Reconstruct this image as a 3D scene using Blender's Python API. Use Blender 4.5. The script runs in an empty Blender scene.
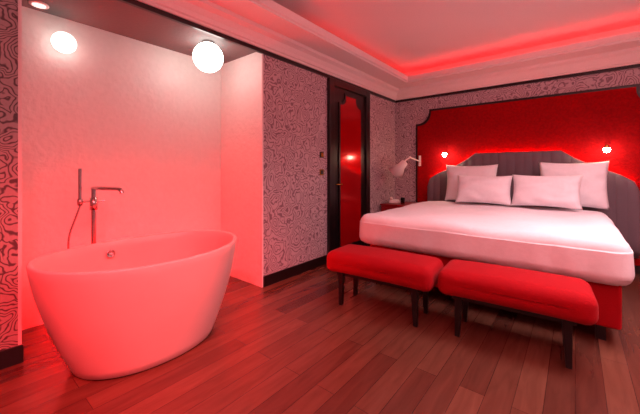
import bpy, bmesh, math, random
from mathutils import Vector, Matrix, noise
random.seed(4)
S=bpy.context.scene
try:
    S.view_settings.view_transform='Standard'
    S.view_settings.look='None'
except Exception as e: print(e)

def lin(c):
    return tuple([((x/255+0.055)/1.055)**2.4 if x/255>0.04045 else x/255/12.92 for x in c])+(1,)
def new_mat(name):
    m=bpy.data.materials.new(name); m.use_nodes=True
    return m,m.node_tree.nodes,m.node_tree.links,m.node_tree.nodes['Principled BSDF']
def simple(name,rgb,rough=.5,metal=0,bump=0,bscale=60,sheen=0,coat=0,mott=.12):
    m,n,l,b=new_mat(name)
    b.inputs['Roughness'].default_value=rough; b.inputs['Metallic'].default_value=metal
    b.inputs['Sheen Weight'].default_value=sheen
    b.inputs['Coat Weight'].default_value=coat
    tc=n.new('ShaderNodeTexCoord'); nz=n.new('ShaderNodeTexNoise')
    nz.inputs['Scale'].default_value=bscale; nz.inputs['Detail'].default_value=4
    l.new(tc.outputs['Object'],nz.inputs['Vector'])
    mx=n.new('ShaderNodeMixRGB'); mx.blend_type='MULTIPLY'; mx.inputs[0].default_value=mott
    mx.inputs[1].default_value=lin(rgb); l.new(nz.outputs['Fac'],mx.inputs[2]); l.new(mx.outputs[0],b.inputs['Base Color'])
    if bump:
        bp=n.new('ShaderNodeBump'); bp.inputs['Strength'].default_value=bump; bp.inputs['Distance'].default_value=.01
        l.new(nz.outputs['Fac'],bp.inputs['Height']); l.new(bp.outputs[0],b.inputs['Normal'])
    return m
def emis(name,rgb,st):
    m,n,l,b=new_mat(name)
    b.inputs['Base Color'].default_value=lin(rgb)
    b.inputs['Emission Color'].default_value=lin(rgb); b.inputs['Emission Strength'].default_value=st
    return m
def wallpaper(name,light,dark,scale=2.2,freq=9,p0=.05,p1=.45,vw=.9):
    m,n,l,b=new_mat(name); b.inputs['Roughness'].default_value=.6
    tc=n.new('ShaderNodeTexCoord')
    nz=n.new('ShaderNodeTexNoise'); nz.inputs['Scale'].default_value=scale*1.6; nz.inputs['Detail'].default_value=2.5; nz.inputs['Roughness'].default_value=.45
    nz.inputs['Distortion'].default_value=.5
    l.new(tc.outputs['Object'],nz.inputs['Vector'])
    vo=n.new('ShaderNodeTexVoronoi'); vo.inputs['Scale'].default_value=scale*2.2
    mp=n.new('ShaderNodeVectorMath'); mp.operation='MULTIPLY_ADD'
    nc=n.new('ShaderNodeTexNoise'); nc.inputs['Scale'].default_value=6
    l.new(tc.outputs['Object'],nc.inputs['Vector'])
    mp.inputs[1].default_value=(.22,.22,.22)
    l.new(nc.outputs['Color'],mp.inputs[0]); l.new(tc.outputs['Object'],mp.inputs[2]); l.new(mp.outputs[0],vo.inputs['Vector'])
    a=n.new('ShaderNodeMath'); a.operation='ADD'; l.new(nz.outputs['Fac'],a.inputs[0])
    s=n.new('ShaderNodeMath'); s.operation='MULTIPLY'; s.inputs[1].default_value=vw; l.new(vo.outputs['Distance'],s.inputs[0]); l.new(s.outputs[0],a.inputs[1])
    k=n.new('ShaderNodeMath'); k.operation='MULTIPLY'; k.inputs[1].default_value=freq*6.28; l.new(a.outputs[0],k.inputs[0])
    si=n.new('ShaderNodeMath'); si.operation='SINE'; l.new(k.outputs[0],si.inputs[0])
    cr=n.new('ShaderNodeValToRGB')
    cr.color_ramp.elements[0].position=p0; cr.color_ramp.elements[0].color=lin(dark)
    cr.color_ramp.elements[1].position=p1; cr.color_ramp.elements[1].color=lin(light)
    mr=n.new('ShaderNodeMapRange'); mr.inputs['From Min'].default_value=-1; l.new(si.outputs[0],mr.inputs['Value']); l.new(mr.outputs[0],cr.inputs['Fac'])
    n2=n.new('ShaderNodeTexNoise'); n2.inputs['Scale'].default_value=70; l.new(tc.outputs['Object'],n2.inputs['Vector'])
    mx=n.new('ShaderNodeMixRGB'); mx.blend_type='MULTIPLY'; mx.inputs[0].default_value=.3
    l.new(cr.outputs[0],mx.inputs[1]); l.new(n2.outputs['Fac'],mx.inputs[2]); l.new(mx.outputs[0],b.inputs['Base Color'])
    return m
def wood():
    m,n,l,b=new_mat('oak_planks'); b.inputs['Roughness'].default_value=.25
    tc=n.new('ShaderNodeTexCoord'); mp=n.new('ShaderNodeMapping'); mp.inputs['Rotation'].default_value=(0,0,math.pi/2)
    l.new(tc.outputs['Object'],mp.inputs['Vector'])
    br=n.new('ShaderNodeTexBrick'); br.inputs['Scale'].default_value=1; br.inputs['Brick Width'].default_value=1.4; br.inputs['Row Height'].default_value=.13
    br.inputs['Mortar Size'].default_value=.0013; br.offset=.37; br.inputs['Bias'].default_value=0
    br.inputs['Color1'].default_value=lin((90,50,40)); br.inputs['Color2'].default_value=lin((118,74,58)); br.inputs['Mortar'].default_value=lin((56,28,24))
    l.new(mp.outputs[0],br.inputs['Vector'])
    mg=n.new('ShaderNodeMapping'); mg.inputs['Scale'].default_value=(8,1.0,1); l.new(tc.outputs['Object'],mg.inputs['Vector'])
    g=n.new('ShaderNodeTexNoise'); g.inputs['Scale'].default_value=2.6; g.inputs['Detail'].default_value=7; g.inputs['Distortion'].default_value=.8
    l.new(mg.outputs[0],g.inputs['Vector'])
    cr=n.new('ShaderNodeValToRGB'); cr.color_ramp.elements[0].position=.25; cr.color_ramp.elements[0].color=(.5,.45,.45,1); cr.color_ramp.elements[1].position=.7
    l.new(g.outputs['Fac'],cr.inputs['Fac'])
    mx=n.new('ShaderNodeMixRGB'); mx.blend_type='MULTIPLY'; mx.inputs[0].default_value=.65
    l.new(br.outputs['Color'],mx.inputs[1]); l.new(cr.outputs[0],mx.inputs[2]); l.new(mx.outputs[0],b.inputs['Base Color'])
    bp=n.new('ShaderNodeBump'); bp.inputs['Strength'].default_value=.2; bp.inputs['Distance'].default_value=.003
    l.new(mx.outputs[0],bp.inputs['Height']); l.new(bp.outputs[0],b.inputs['Normal'])
    return m

M_paper=wallpaper('contour_wallpaper',(208,188,194),(140,114,124),2.5,7,.05,.5)
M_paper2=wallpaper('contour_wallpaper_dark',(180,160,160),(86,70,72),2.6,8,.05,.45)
M_plaster=simple('embossed_white_plaster',(240,238,234),.4,0,.8,24)
M_white=simple('white_paint',(244,230,228),.6)
M_black=simple('black_lacquer',(26,18,20),.3)
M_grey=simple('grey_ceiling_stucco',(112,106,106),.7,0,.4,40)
M_wood=wood()
M_tub=simple('red_lit_white_surface',(247,194,190),.3,0,0,5)  # white tub, pink of the red light put into its base colour
M_chrome=simple('brushed_chrome',(200,195,195),.18,1)
M_brass=simple('brass',(200,150,80),.25,1)
M_red=simple('red_velvet',(168,3,20),.8,0,.3,120,.04)
M_redpanel=simple('red_fabric_panel',(176,2,12),.8,0,1.0,42,0,0,.6)
M_redpanel.node_tree.nodes['Principled BSDF'].inputs['Specular IOR Level'].default_value=.12
M_red.node_tree.nodes['Principled BSDF'].inputs['Specular IOR Level'].default_value=.15
M_linen=simple('white_linen',(240,232,236),.8,0,.12,25)
M_greyfab=simple('grey_mauve_upholstery',(112,92,100),.8,0,.4,120)
M_redlac=simple('red_lacquer',(150,8,16),.3)
M_led=emis('red_led',(255,16,18),14)
M_ledtub=emis('red_led_floor',(255,10,14),290)
M_globe=emis('opal_glass_lit',(255,238,230),7.5)
M_spot=emis('warm_bulb',(255,225,190),130)
M_clear=simple('white_lampshade',(245,238,234),.4)

def obj(name,me,mat=None,parent=None,smooth=False):
    o=bpy.data.objects.new(name,me); S.collection.objects.link(o)
    if mat: me.materials.append(mat)
    if parent: o.parent=parent
    if smooth:
        for p in me.polygons: p.use_smooth=True
    return o
def empty(name,loc=(0,0,0),rz=0):
    e=bpy.data.objects.new(name,None); S.collection.objects.link(e); e.location=loc; e.rotation_euler=(0,0,rz); e.empty_display_size=.1
    return e
def from_bm(name,bm,mat,parent=None,smooth=False):
    bmesh.ops.recalc_face_normals(bm,faces=bm.faces[:])
    me=bpy.data.meshes.new(name); bm.to_mesh(me); bm.free()
    return obj(name,me,mat,parent,smooth)
def boxes(name,lst,mat,parent=None,bev=0):
    bm=bmesh.new()
    for (x0,x1,y0,y1,z0,z1) in lst:
        r=bmesh.ops.create_cube(bm,size=1,matrix=Matrix.Translation(((x0+x1)/2,(y0+y1)/2,(z0+z1)/2))@Matrix.Diagonal((x1-x0,y1-y0,z1-z0,1)))
    o=from_bm(name,bm,mat,parent)
    if bev:
        md=o.modifiers.new('b','BEVEL'); md.width=bev; md.segments=3
    return o
def extrude_profile(name,pts,p0,axis,length,mat,parent=None):
    # mitred at the corner the two runs share
    bm=bmesh.new(); A=[];B=[]
    for (o,z) in pts:
        if axis=='Y': A.append(bm.verts.new((p0[0]+o,p0[1],z))); B.append(bm.verts.new((p0[0]+o,p0[1]+length-o,z)))
        else: A.append(bm.verts.new((p0[0]+o,p0[1]-o,z))); B.append(bm.verts.new((p0[0]+length,p0[1]-o,z)))
    n=len(pts)
    for i in range(n):
        j=(i+1)%n; bm.faces.new((A[i],A[j],B[j],B[i]))
    return from_bm(name,bm,mat,parent)
def soft_box(name,sx,sy,sz,r,mat,parent=None,loc=(0,0,0),cuts=18,fn=None):
    bm=bmesh.new(); bmesh.ops.create_cube(bm,size=2)
    bmesh.ops.subdivide_edges(bm,edges=bm.edges[:],cuts=cuts,use_grid_fill=True)
    hx,hy,hz=sx/2,sy/2,sz/2
    for v in bm.verts:
        p=Vector((math.copysign(abs(v.co.x)**.8,v.co.x)*hx,math.copysign(abs(v.co.y)**.8,v.co.y)*hy,v.co.z*hz))
        q=Vector((max(-hx+r,min(hx-r,p.x)),max(-hy+r,min(hy-r,p.y)),max(-hz+min(r,hz*.98),min(hz-min(r,hz*.98),p.z))))
        d=p-q
        if d.length>1e-6: p=q+d.normalized()*min(r,max(d.length, r))
        if fn: p=fn(p,hx,hy,hz)
        v.co=p+Vector(loc)
    return from_bm(name,bm,mat,parent,True)
def tube(name,pts,rad,mat,parent=None,res=4):
    cu=bpy.data.curves.new(name,'CURVE'); cu.dimensions='3D'; cu.bevel_depth=rad; cu.bevel_resolution=res; cu.use_fill_caps=True
    sp=cu.splines.new('NURBS' if len(pts)>2 else 'POLY'); sp.points.add(len(pts)-1)
    for p,q in zip(sp.points,pts): p.co=(*q,1)
    if len(pts)>2: sp.order_u=3; sp.use_endpoint_u=True
    cu.materials.append(mat)
    tmp=bpy.data.objects.new(name,cu); S.collection.objects.link(tmp)
    bpy.context.view_layer.update()
    me=bpy.data.meshes.new_from_object(tmp.evaluated_get(bpy.context.evaluated_depsgraph_get()))
    bpy.data.objects.remove(tmp)
    o=obj(name,me,None,parent,True)
    return o
def lathe(name,prof,mat,parent=None,mtx=None,seg=32):
    bm=bmesh.new(); rings=[]
    for (r,z) in prof:
        rings.append([bm.verts.new((r*math.cos(2*math.pi*i/seg),r*math.sin(2*math.pi*i/seg),z)) for i in range(seg)])
    for a,b in zip(rings,rings[1:]):
        for i in range(seg): bm.faces.new((a[i],a[(i+1)%seg],b[(i+1)%seg],b[i]))
    bm.faces.new(rings[0]); bm.faces.new(rings[-1])
    if mtx is not None: bmesh.ops.transform(bm,matrix=mtx,verts=bm.verts[:])
    return from_bm(name,bm,mat,parent,True)
def ball(name,c,r,mat,parent=None):
    bm=bmesh.new(); bmesh.ops.create_uvsphere(bm,u_segments=32,v_segments=20,radius=r,matrix=Matrix.Translation(c))
    return from_bm(name,bm,mat,parent,True)

XL=-2.586; YB=5.37; XR=2.4; YF=-1.7; XA=-3.345; YA=2.206; ZT=2.53; ZC=2.95
# ------------------------------------------------ room
boxes('floor',[(XA-.1,XR+.1,YF-.1,YB+.1,-.1,0)],M_wood)
boxes('ceiling',[(XL-.1,XR+.1,YF-.1,YB+.1,ZC,ZC+.1)],M_white)
boxes('wall_left',[(XA,XL,YA,YB,0,ZC)],M_paper)
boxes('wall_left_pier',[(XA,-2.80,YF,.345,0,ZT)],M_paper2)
boxes('wall_back',[(XA-.1,XR+.1,YB,YB+.1,0,ZC)],M_paper)
boxes('wall_right',[(XR,XR+.1,YF,YB,0,ZC)],M_paper)
boxes('wall_front',[(XA-.1,XR+.1,YF-.1,YF,0,ZC)],M_paper)
boxes('wall_alcove_back',[(XA-.1,XA,YF,YA+.1,0,ZT)],M_plaster)
boxes('wall_alcove_side',[(XA,XL-.012,YA-.014,YA,0,ZT)],M_plaster)
boxes('trim_alcove_post',[(-2.815,-2.797,.335,.352,0,ZT)],M_white)
boxes('trim_alcove_corner',[(XL-.012,XL+.004,YA-.016,YA+.004,0,ZT)],M_white)
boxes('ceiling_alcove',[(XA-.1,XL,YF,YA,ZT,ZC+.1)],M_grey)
boxes('baseboard_left',[(XL,XL+.02,YA,3.30,0,.115),(XL,XL+.02,4.40,YB,0,.115)],M_black,bev=.004)
boxes('baseboard_pier',[(-2.80,-2.78,YF,.36,0,.115)],M_black,bev=.004)
boxes('baseboard_back',[(XL,XR,YB-.02,YB,0,.115)],M_black,bev=.004)
boxes('trim_1',[(XL-.01,XL+.022,YF,YB,2.49,2.529)],M_black)
boxes('trim_2',[(XL,XR,YB-.022,YB,2.49,2.529)],M_black)
prof=[(0,2.53),(.035,2.53),(.035,2.555),(.05,2.565),(.06,2.60),(.09,2.645),(.14,2.67),(.15,2.70),(.42,2.70),(.42,2.715),(.44,2.725),(.44,2.80),(.42,2.80),(.42,2.74),(.18,2.74),(.18,2.949),(0,2.949)]
extrude_profile('trim_cornice_left',prof,(XL,YF),'Y',YB-YF,M_white)
extrude_profile('trim_cornice_back',prof,(XL,YB),'X',XR-XL,M_white)
boxes('cove_led_strip',[(XL+.35,XR-.1,YB-.30,YB-.275,2.742,2.752)],M_led)
boxes('cove_led_strip',[(XL+.275,XL+.30,2.6,YB-.35,2.742,2.752)],emis('red_led_soft',(255,30,30),4))

def scoop(x0,x1,z0,z1,r,st=.03):
    P=[(x0,z0),(x0,z1-r-st),(x0+st,z1-r-st)]
    cx,cz=x0+st,z1-st
    for i in range(0,13):
        a=-math.pi/2+math.pi/2*i/12
        P.append((cx+r*math.cos(a),cz+r*math.sin(a)))
    P.append((x0+st+r,z1))
    c=(x0+x1)/2
    return P+[(2*c-x,z) for (x,z) in reversed(P)]
def plate(name,P,plane,off0,off1,mat,parent=None,smooth=False):
    bm=bmesh.new()
    f=(lambda a,z,o:(a,o,z)) if plane=='XZ' else (lambda a,z,o:(o,a,z))
    A=[bm.verts.new(f(a,z,off0)) for a,z in P]; B=[bm.verts.new(f(a,z,off1)) for a,z in P]
    n=len(P)
    for i in range(n):
        j=(i+1)%n; bm.faces.new((A[i],A[j],B[j],B[i]))
    bm.faces.new(A); bm.faces.new(B)
    return from_bm(name,bm,mat,parent)

# door on the left wall
d=empty('door_1',(XL,3.85,0))
boxes('frame',[(0,.05,-.53,-.42,0,2.49),(0,.05,.42,.53,0,2.49),(0,.05,-.42,.42,2.40,2.49)],M_black,d,.006)
boxes('leaf',[(0,.02,-.42,.42,0.005,2.40)],M_black,d)
plate('panel_moulding',scoop(-.30,.30,.14,2.35,.12),'YZ',.02,.035,M_black,d)
mg=simple('red_tinted_glass',(190,14,24),.12,.6); b=mg.node_tree.nodes['Principled BSDF']; b.inputs['Emission Color'].default_value=lin((220,8,14)); b.inputs['Emission Strength'].default_value=.08  # faint emission stands in for light from behind the glass
plate('glass_panel',scoop(-.265,.265,.18,2.31,.11),'YZ',.03,.038,mg,d)
tube('door_handle',[(.02,-.36,1.05),(.07,-.36,1.05),(.07,-.27,1.05)],.009,M_brass,d)
sw=empty('light_switch',(XL,3.2,1.45))
boxes('plate',[(0,.01,-.04,.04,-.04,.04)],M_black,sw,.003); boxes('rocker',[(.01,.018,-.02,.02,-.025,.025)],M_brass,sw)
sw=empty('light_switch',(XL,3.2,1.22))
boxes('plate',[(0,.01,-.04,.04,-.04,.04)],M_brass,sw,.003); boxes('rocker',[(.01,.018,-.02,.02,-.025,.025)],M_black,sw)

# ------------------------------------------------ head wall panel, headboard
CX=-.67
hp=empty('red_wall_panel',(CX,YB,0))
plate('border',scoop(-1.51,1.51,.1,2.29,.20,.035),'XZ',-.02,0,M_black,hp)
plate('fabric',scoop(-1.475,1.475,.1,2.255,.20,.035),'XZ',-.035,-.02,M_redpanel,hp)
hb=empty('headboard',(CX,YB-.10,0))
def hz(x):
    a=abs(x)
    pts=[(0,1.51),(.52,1.51),(.58,1.47),(.66,1.41),(.8,1.33),(.95,1.26),(1.10,1.19),(1.22,1.11),(1.26,1.0)]
    for (x0,z0),(x1,z1) in zip(pts,pts[1:]):
        if a<=x1:
            return z0+(z1-z0)*(a-x0)/(x1-x0)
    return 1.0
bm=bmesh.new(); N=300; W=1.26; cols=[]
NZ=8
for i in range(N+1):
    x=-W+2*W*i/N; top=hz(x); ch=abs(math.sin((x)*math.pi/.105))**.5
    y=-.045-.014*ch
    col=[bm.verts.new((x,y,.2+(top-.03-.2)*k/NZ)) for k in range(NZ+1)]
    col[0].co.y=0.0-.001
    col.append(bm.verts.new((x,y+.015,top-.008))); col.append(bm.verts.new((x,-.02,top))); col.append(bm.verts.new((x,0,top))); col.append(bm.verts.new((x,0,.2)))
    cols.append(col)
for a,b in zip(cols,cols[1:]):
    n=len(a)
    for k in range(n): bm.faces.new((a[k],a[(k+1)%n],b[(k+1)%n],b[k]))
bm.faces.new(cols[0]); bm.faces.new(cols[-1])
from_bm('padding',bm,M_greyfab,hb,True)
boxes('wall_cleat',[(-1.1,1.1,0,.065,.4,.9)],M_black,hb)
pts=[(x/100*1.24,.022,hz(x/100*1.24)-.022) for x in range(-98,99,4)]
tube('led_halo',pts,.006,emis('red_led_halo',(255,30,30),50),hb)

for sx in (-1,1):
    s=empty('reading_sconce',(CX+sx*.97,YB-.035,1.52))
    lathe('rose',[(.0,0),(.03,0),(.03,.012),(.0,.014)],M_brass,s,Matrix.Rotation(math.pi/2,4,'X'))
    tube('arm',[(0,-.01,0),(0,-.06,.01),(.0,-.1,.05),(0,-.14,.02)],.007,M_brass,s)
    lathe('head',[(.012,0),(.02,.01),(.03,.05),(.028,.05),(.0,.03)],M_brass,s,Matrix.Translation((0,-.14,.04))@Matrix.Rotation(math.pi,4,'X'))
    ball('bulb',(0,-.14,-.02),.034,M_spot,s)

# ------------------------------------------------ bed
bed=empty('bed',(-.775,0,0))
boxes('base',[(-.99,1.03,3.03,5.15,.12,.46)],M_red,bed,.02)
boxes('feet',[(x,x+.06,y,y+.06,0,.12) for x in(-.95,.89) for y in (3.1,5.0)],M_black,bed)
soft_box('mattress',1.98,2.10,.26,.06,M_linen,bed,(0,4.09,.57),8)
def duv(p,hx,hy,hz):
    w=noise.noise(Vector((p.x*2.2,p.y*2.2,0)))*.02+noise.noise(Vector((p.x*6,p.y*5,3)))*.009
    if p.z>hz-.09: p.z+=w-.012
    else:
        k=max(0,(hz-p.z)/(2*hz))
        n=noise.noise(Vector((p.x*5,p.y*5,p.z*.8)))*.04*k
        p.x+=math.copysign(n+.02*k,p.x) if abs(p.x)>hx-.05 else 0
        if p.y<-hy+.05: p.y-=abs(n)+.005*k
    return p
soft_box('duvet',2.20,2.10,.35,.10,M_linen,bed,(-.015,4.02,.598),46,duv)

def pillow(cx,cy,cz,w,h,t,tilt,rz=0,seed=0):
    bm=bmesh.new(); N=26; grid={}
    for side in (1,-1):
        for i in range(N+1):
            for j in range(N+1):
                if side==-1 and (i in(0,N) or j in(0,N)): grid[(side,i,j)]=grid[(1,i,j)]; continue
                u=-1+2*i/N; v=-1+2*j/N
                th=((1-abs(u)**2.6)*(1-abs(v)**2.6))**.55
                px=w/2*u*(1-.07*(1-abs(v)**2)*abs(u)**3) ; pz=h/2*v*(1-.09*(1-abs(u)**2)*abs(v)**3)
                wr=noise.noise(Vector((u*2.5+seed,v*2.5,side)))*.022*min(1,th*2)
                grid[(side,i,j)]=bm.verts.new((px,side*(t/2*th)+wr,pz))
    for side in (1,-1):
        for i in range(N):
            for j in range(N):
                bm.faces.new([grid[(side,a,b)] for a,b in((i,j),(i+1,j),(i+1,j+1),(i,j+1))])
    o=from_bm('pillow',bm,M_linen,None,True)
    o.location=(cx,cy,cz); o.rotation_euler=(tilt,0,rz)
    return o
pillow(-1.21,5.02,1.055,.72,.56,.18,-.14,0,1)
pillow(-.03,5.01,1.07,.69,.58,.18,-.14,0,5)
pillow(-.99,4.78,.98,.70,.41,.18,-.30,.03,9)
pillow(-.29,4.77,.99,.72,.42,.18,-.30,-.03,14)

# ------------------------------------------------ benches
def bench(cx,cy,w,dp,rz):
    e=empty('bench',(cx,cy,0),rz)
    def fn(p,hx,hy,hz):
        if p.z>0: p.z+=.02*(1-(p.x/hx)**2)*(1-(p.y/hy)**2)
        else:
            p.z+=.014*(1-(p.x/hx)**4)
        return p
    soft_box('seat',w,dp,.20,.07,M_red,e,(0,0,.392),24,fn)
    boxes('apron',[(-w/2+.1,w/2-.1,-dp/2+.07,dp/2-.07,.275,.32)],M_black,e)
    bm=bmesh.new()
    for sx in(-1,1):
        for sy in(-1,1):
            x=sx*(w/2-.15); y=sy*(dp/2-.08)
            top=[(x-.027,y-.024),(x+.027,y-.024),(x+.027,y+.024),(x-.027,y+.024)]
            x2=x+sx*.01; bot=[(x2-.016,y-.016),(x2+.016,y-.016),(x2+.016,y+.016),(x2-.016,y+.016)]
            A=[bm.verts.new((a,b,.33)) for a,b in top]; B=[bm.verts.new((a,b,0)) for a,b in bot]
            for i in range(4): bm.faces.new((A[i],A[(i+1)%4],B[(i+1)%4],B[i]))
            bm.faces.new(A); bm.faces.new(B)
    from_bm('legs',bm,M_black,e)
bench(-1.35,2.545,.98,.44,math.radians(4))
bench(-.37,2.65,.94,.44,math.radians(4))

# ------------------------------------------------ nightstand (left of the bed)
def night(x0,x1,y0,y1):
    e=empty('nightstand',((x0+x1)/2,0,0)); h=(x1-x0)/2
    boxes('body',[(-h,h,y0,y1,.12,.66)],M_redlac,e,.01)
    boxes('top',[(-h-.01,h+.01,y0-.01,y1,.66,.685)],M_redlac,e,.004)
    boxes('drawer_fronts',[(-h+.02,h-.02,y0-.012,y0,.16,.38),(-h+.02,h-.02,y0-.012,y0,.41,.63)],M_redlac,e,.004)
    for z in (.27,.52): ball('knob',(0,y0-.025,z),.014,M_brass,e)
    boxes('feet',[(a,a+.04,b,b+.04,0,.12) for a in(-h+.02,h-.06) for b in(y0+.02,y1-.06)],M_black,e)
night(-2.53,-1.97,4.72,5.31)
ph=empty('telephone',(-2.40,4.95,.685),.5)
soft_box('body',.18,.2,.06,.02,M_clear,ph,(0,0,.03),6)
soft_box('handset',.05,.22,.04,.018,M_clear,ph,(-.05,0,.08),6)
gl=empty('water_glass',(-2.2,4.85,.685))
mgl=simple('clear_glass',(255,240,240),.05); mgl.node_tree.nodes['Principled BSDF'].inputs['Transmission Weight'].default_value=1
lathe('glass',[(.028,0),(.034,.11),(.031,.11),(.026,.006)],mgl,gl)

# bedside wall lamp (white cone shade, jointed arm)
wl=empty('wall_lamp',(-2.10,YB-.035,0))
boxes('backplate',[(-.02,.02,-.015,0,1.32,1.50)],M_clear,wl,.004)
tube('arm_lower',[(0,-.01,1.40),(-.04,-.34,1.46)],.010,M_clear,wl)
tube('arm_upper',[(-.04,-.34,1.46),(-.12,-.48,1.36)],.010,M_clear,wl)
ball('joint',(-.04,-.34,1.46),.02,M_clear,wl)
R=Matrix.Translation((-.10,-.46,1.35))@Matrix.Rotation(.75,4,'Y')
lathe('shade',[(.025,.05),(.055,.04),(.065,-.05),(.14,-.21),(.135,-.21),(.06,-.05),(.0,.0)],M_clear,wl,R)

# ------------------------------------------------ bathtub
tb=empty('bathtub',(-2.375,.975,0),math.radians(0))
a0,b0,Ht=.655,.48,.69
bm=bmesh.new(); rings=[]; SEG=72
def ring(sa,sb,z,n=2.08):
    r=[]
    for i in range(SEG):
        t=2*math.pi*i/SEG; c,s=math.cos(t),math.sin(t)
        zz=z+(.014*s*s)*max(0,(z-.3)/.39)
        r.append(bm.verts.new((sb*math.copysign(abs(c)**(2/n),c),sa*math.copysign(abs(s)**(2/n),s),zz)))
    rings.append(r)
ba,bb=.45,.33
for k in range(0,15):
    f=k/14; g=math.sin(f*math.pi/2)**.95*.6+f*.4
    if k==0: ring(ba-.02,bb-.02,0)
    ring(ba+(a0-ba)*g,bb+(b0-bb)*g,.012+(Ht-.02)*f)
ring(a0-.003,b0-.003,Ht-.001); ring(a0-.008,b0-.008,Ht+.002); ring(a0-.024,b0-.024,Ht+.001); ring(a0-.030,b0-.030,Ht-.006)
for k in range(1,13):
    f=k/12; g=1-f**2.2*.42
    ring((a0-.037)*g,(b0-.037)*g,Ht-.006-(.5)*math.sin(f*math.pi/2)**1.0)
ring(.2,.1,Ht-.515)
for a,b in zip(rings,rings[1:]):
    for i in range(SEG): bm.faces.new((a[i],a[(i+1)%SEG],b[(i+1)%SEG],b[i]))
bm.faces.new(rings[0]); bm.faces.new(rings[-1])
from_bm('shell',bm,M_tub,tb,True)
lathe('overflow',[(.0,0),(.03,0),(.03,.014),(.022,.016),(.02,.008),(.0,.008)],M_chrome,tb,Matrix.Translation((-.425,-.12,.60))@Matrix.Rotation(math.radians(80),4,'Y'))
lathe('drain',[(.0,0),(.035,0),(.033,.006),(.0,.01)],M_chrome,tb,Matrix.Translation((0,0,.175)))

# floor-standing faucet
fc=empty('tub_faucet',(-3.0,.80,0))
lathe('foot',[(.0,0),(.045,0),(.045,.012),(.02,.02),(.0,.02)],M_chrome,fc)
tube('column',[(0,0,.01),(0,0,1.10)],.018,M_chrome,fc)
tube('spout',[(-.03,0,1.10),(.02,0,1.105),(.24,.08,1.105),(.30,.10,1.10),(.305,.10,1.07)],.015,M_chrome,fc)
lathe('mixer_body',[(.0,0),(.027,0),(.027,.10),(.0,.10)],M_chrome,fc,Matrix.Translation((0,0,.93)))
tube('lever',[(0,0,.99),(0.02,.07,1.0)],.007,M_chrome,fc)
tube('handset_bracket',[(0,0,1.0),(0,-.085,1.0)],.008,M_chrome,fc)
tube('hand_shower',[(0,-.09,.97),(0,-.09,1.26)],.012,M_chrome,fc)
lathe('bracket_cup',[(.0,0),(.019,0),(.019,.05),(.0,.05)],M_chrome,fc,Matrix.Translation((0,-.09,.975)))
tube('hose',[(0,-.09,.97),(0,-.11,.90),(0,-.17,.72),(0,-.15,.50),(0,-.06,.40),(0,-.015,.5)],.007,M_chrome,fc)

# globes
g=empty('globe_ceiling_lamp',(-2.845,1.72,ZT)); ball('globe',(0,0,-.155),.145,M_globe,g)
lathe('canopy',[(.0,-.025),(.06,-.025),(.06,0),(.0,0)],M_chrome,g)
g=empty('globe_wall_lamp',(XA,.66,2.29)); ball('globe',(.11,0,0),.082,emis('opal_glass_lit_small',(255,240,232),3.5),g)
lathe('mount',[(.0,0),(.05,0),(.05,.03),(.0,.03)],M_chrome,g,Matrix.Rotation(math.pi/2,4,'Y'))
v=empty('ceiling_downlight',(-3.2,.5,ZT)); lathe('ring',[(.0,0),(.06,0),(.06,-.012),(.0,-.012)],M_white,v)
lathe('lens',[(.0,-.012),(.042,-.012),(.042,-.016),(.0,-.016)],emis('downlight_lens',(255,240,230),1.2),v)
# floor led behind the tub
l=empty('floor_led_strip',(XA,0,0)); boxes('led',[(.20,.24,.78,1.50,.03,.05)],M_ledtub,l); boxes('channel',[(0.18,.26,.76,1.52,0,.03)],M_white,l)

# ------------------------------------------------ added fill lights, out of view, in invented housings
def area(name,loc,rot,sx,sy,e,col,spread=None,parent=None):
    L=bpy.data.lights.new(name,'AREA'); L.shape='RECTANGLE'; L.size=sx; L.size_y=sy; L.energy=e; L.color=col
    if spread: L.spread=math.radians(spread)
    o=bpy.data.objects.new(name,L); S.collection.objects.link(o); o.location=loc; o.rotation_euler=rot
    if parent: o.parent=parent
    return o
def fill_panel(x,y,sx,sy,e,col,spread=None):
    p=empty('added_fill_panel',(x,y,ZC))  # added fill light above the frame, its housing is invented
    a,b=sx/2,sy/2
    boxes('frame',[(-a-.03,a+.03,-b-.03,-b,-.05,0),(-a-.03,a+.03,b,b+.03,-.05,0),(-a-.03,-a,-b,b,-.05,0),(a,a+.03,-b,b,-.05,0)],M_white,p)
    area('light',(0,0,-.03),(0,0,0),sx,sy,e,col,spread,p)
fill_panel(.6,.1,1.6,1.6,58,(1,.28,.29))
fill_panel(.70,3.0,1.0,1.0,62,(1,.70,.73),135)
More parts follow.
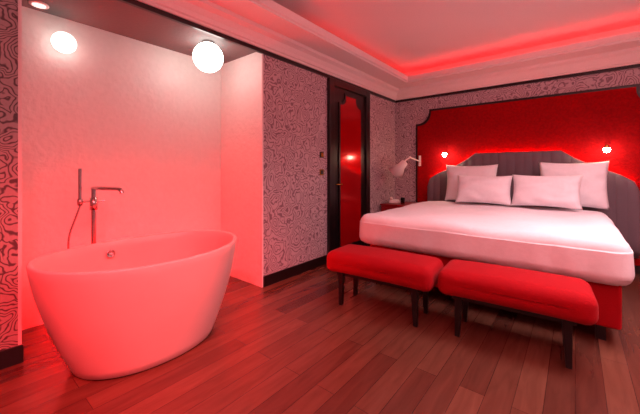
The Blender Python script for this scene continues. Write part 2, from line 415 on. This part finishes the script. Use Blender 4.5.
# unseen fill uplight added to brighten the ceiling, shaped as a torchiere
fl=empty('added_fill_uplight',(1.75,1.2,0))
lathe('base',[(.0,0),(.16,0),(.16,.02),(.02,.035),(.0,.035)],M_brass,fl)
tube('pole',[(0,0,.02),(0,0,1.78)],.013,M_brass,fl)
lathe('bowl',[(.0,1.76),(.08,1.765),(.26,1.83),(.36,1.90),(.35,1.90),(.25,1.84),(.08,1.78),(.0,1.775)],M_clear,fl)
L=bpy.data.lights.new('uplight','AREA'); L.shape='DISK'; L.size=.62; L.energy=98; L.color=(1,.46,.47)
o=bpy.data.objects.new('uplight',L); S.collection.objects.link(o); o.location=(0,0,1.895); o.rotation_euler=(math.pi,0,0); o.parent=fl
# unseen red fill spot added to redden the tub, in an invented can
def red_spot(x,y,tgt,e,ang):
    sp=empty('added_red_fill_spot',(x,y,ZC))
    tube('stem',[(0,0,0),(0,0,-.10)],.012,M_black,sp)
    dirv=(Vector(tgt)-Vector((x,y,ZC-.14))).normalized()
    q=dirv.to_track_quat('-Z','Y')
    lathe('can',[(.0,.10),(.06,.10),(.07,-.04),(.063,-.04),(.055,.07),(.0,.07)],M_black,sp,Matrix.Translation((0,0,-.14))@q.to_matrix().to_4x4())
    L=bpy.data.lights.new('red_fill_light','SPOT'); L.energy=e; L.color=(1,.02,.03); L.spot_size=math.radians(ang); L.spot_blend=1.0; L.shadow_soft_size=.05
    o=bpy.data.objects.new('red_fill_light',L); S.collection.objects.link(o); o.location=(0,0,-.14); o.rotation_mode='QUATERNION'; o.rotation_quaternion=q; o.parent=sp
red_spot(-.5,-.35,(-2.2,.85,.1),1000,60)
W=bpy.data.worlds.new('w'); S.world=W; W.use_nodes=True; W.node_tree.nodes['Background'].inputs[0].default_value=(.05,.02,.02,1)

cam=bpy.data.cameras.new('camera'); co=bpy.data.objects.new('camera',cam); S.collection.objects.link(co)
co.location=(0,0,1.25); co.rotation_euler=(math.pi/2,0,math.radians(39.2))
cam.sensor_width=36; cam.lens=313/640*36; cam.shift_y=-37/640; cam.clip_start=.02
S.camera=co
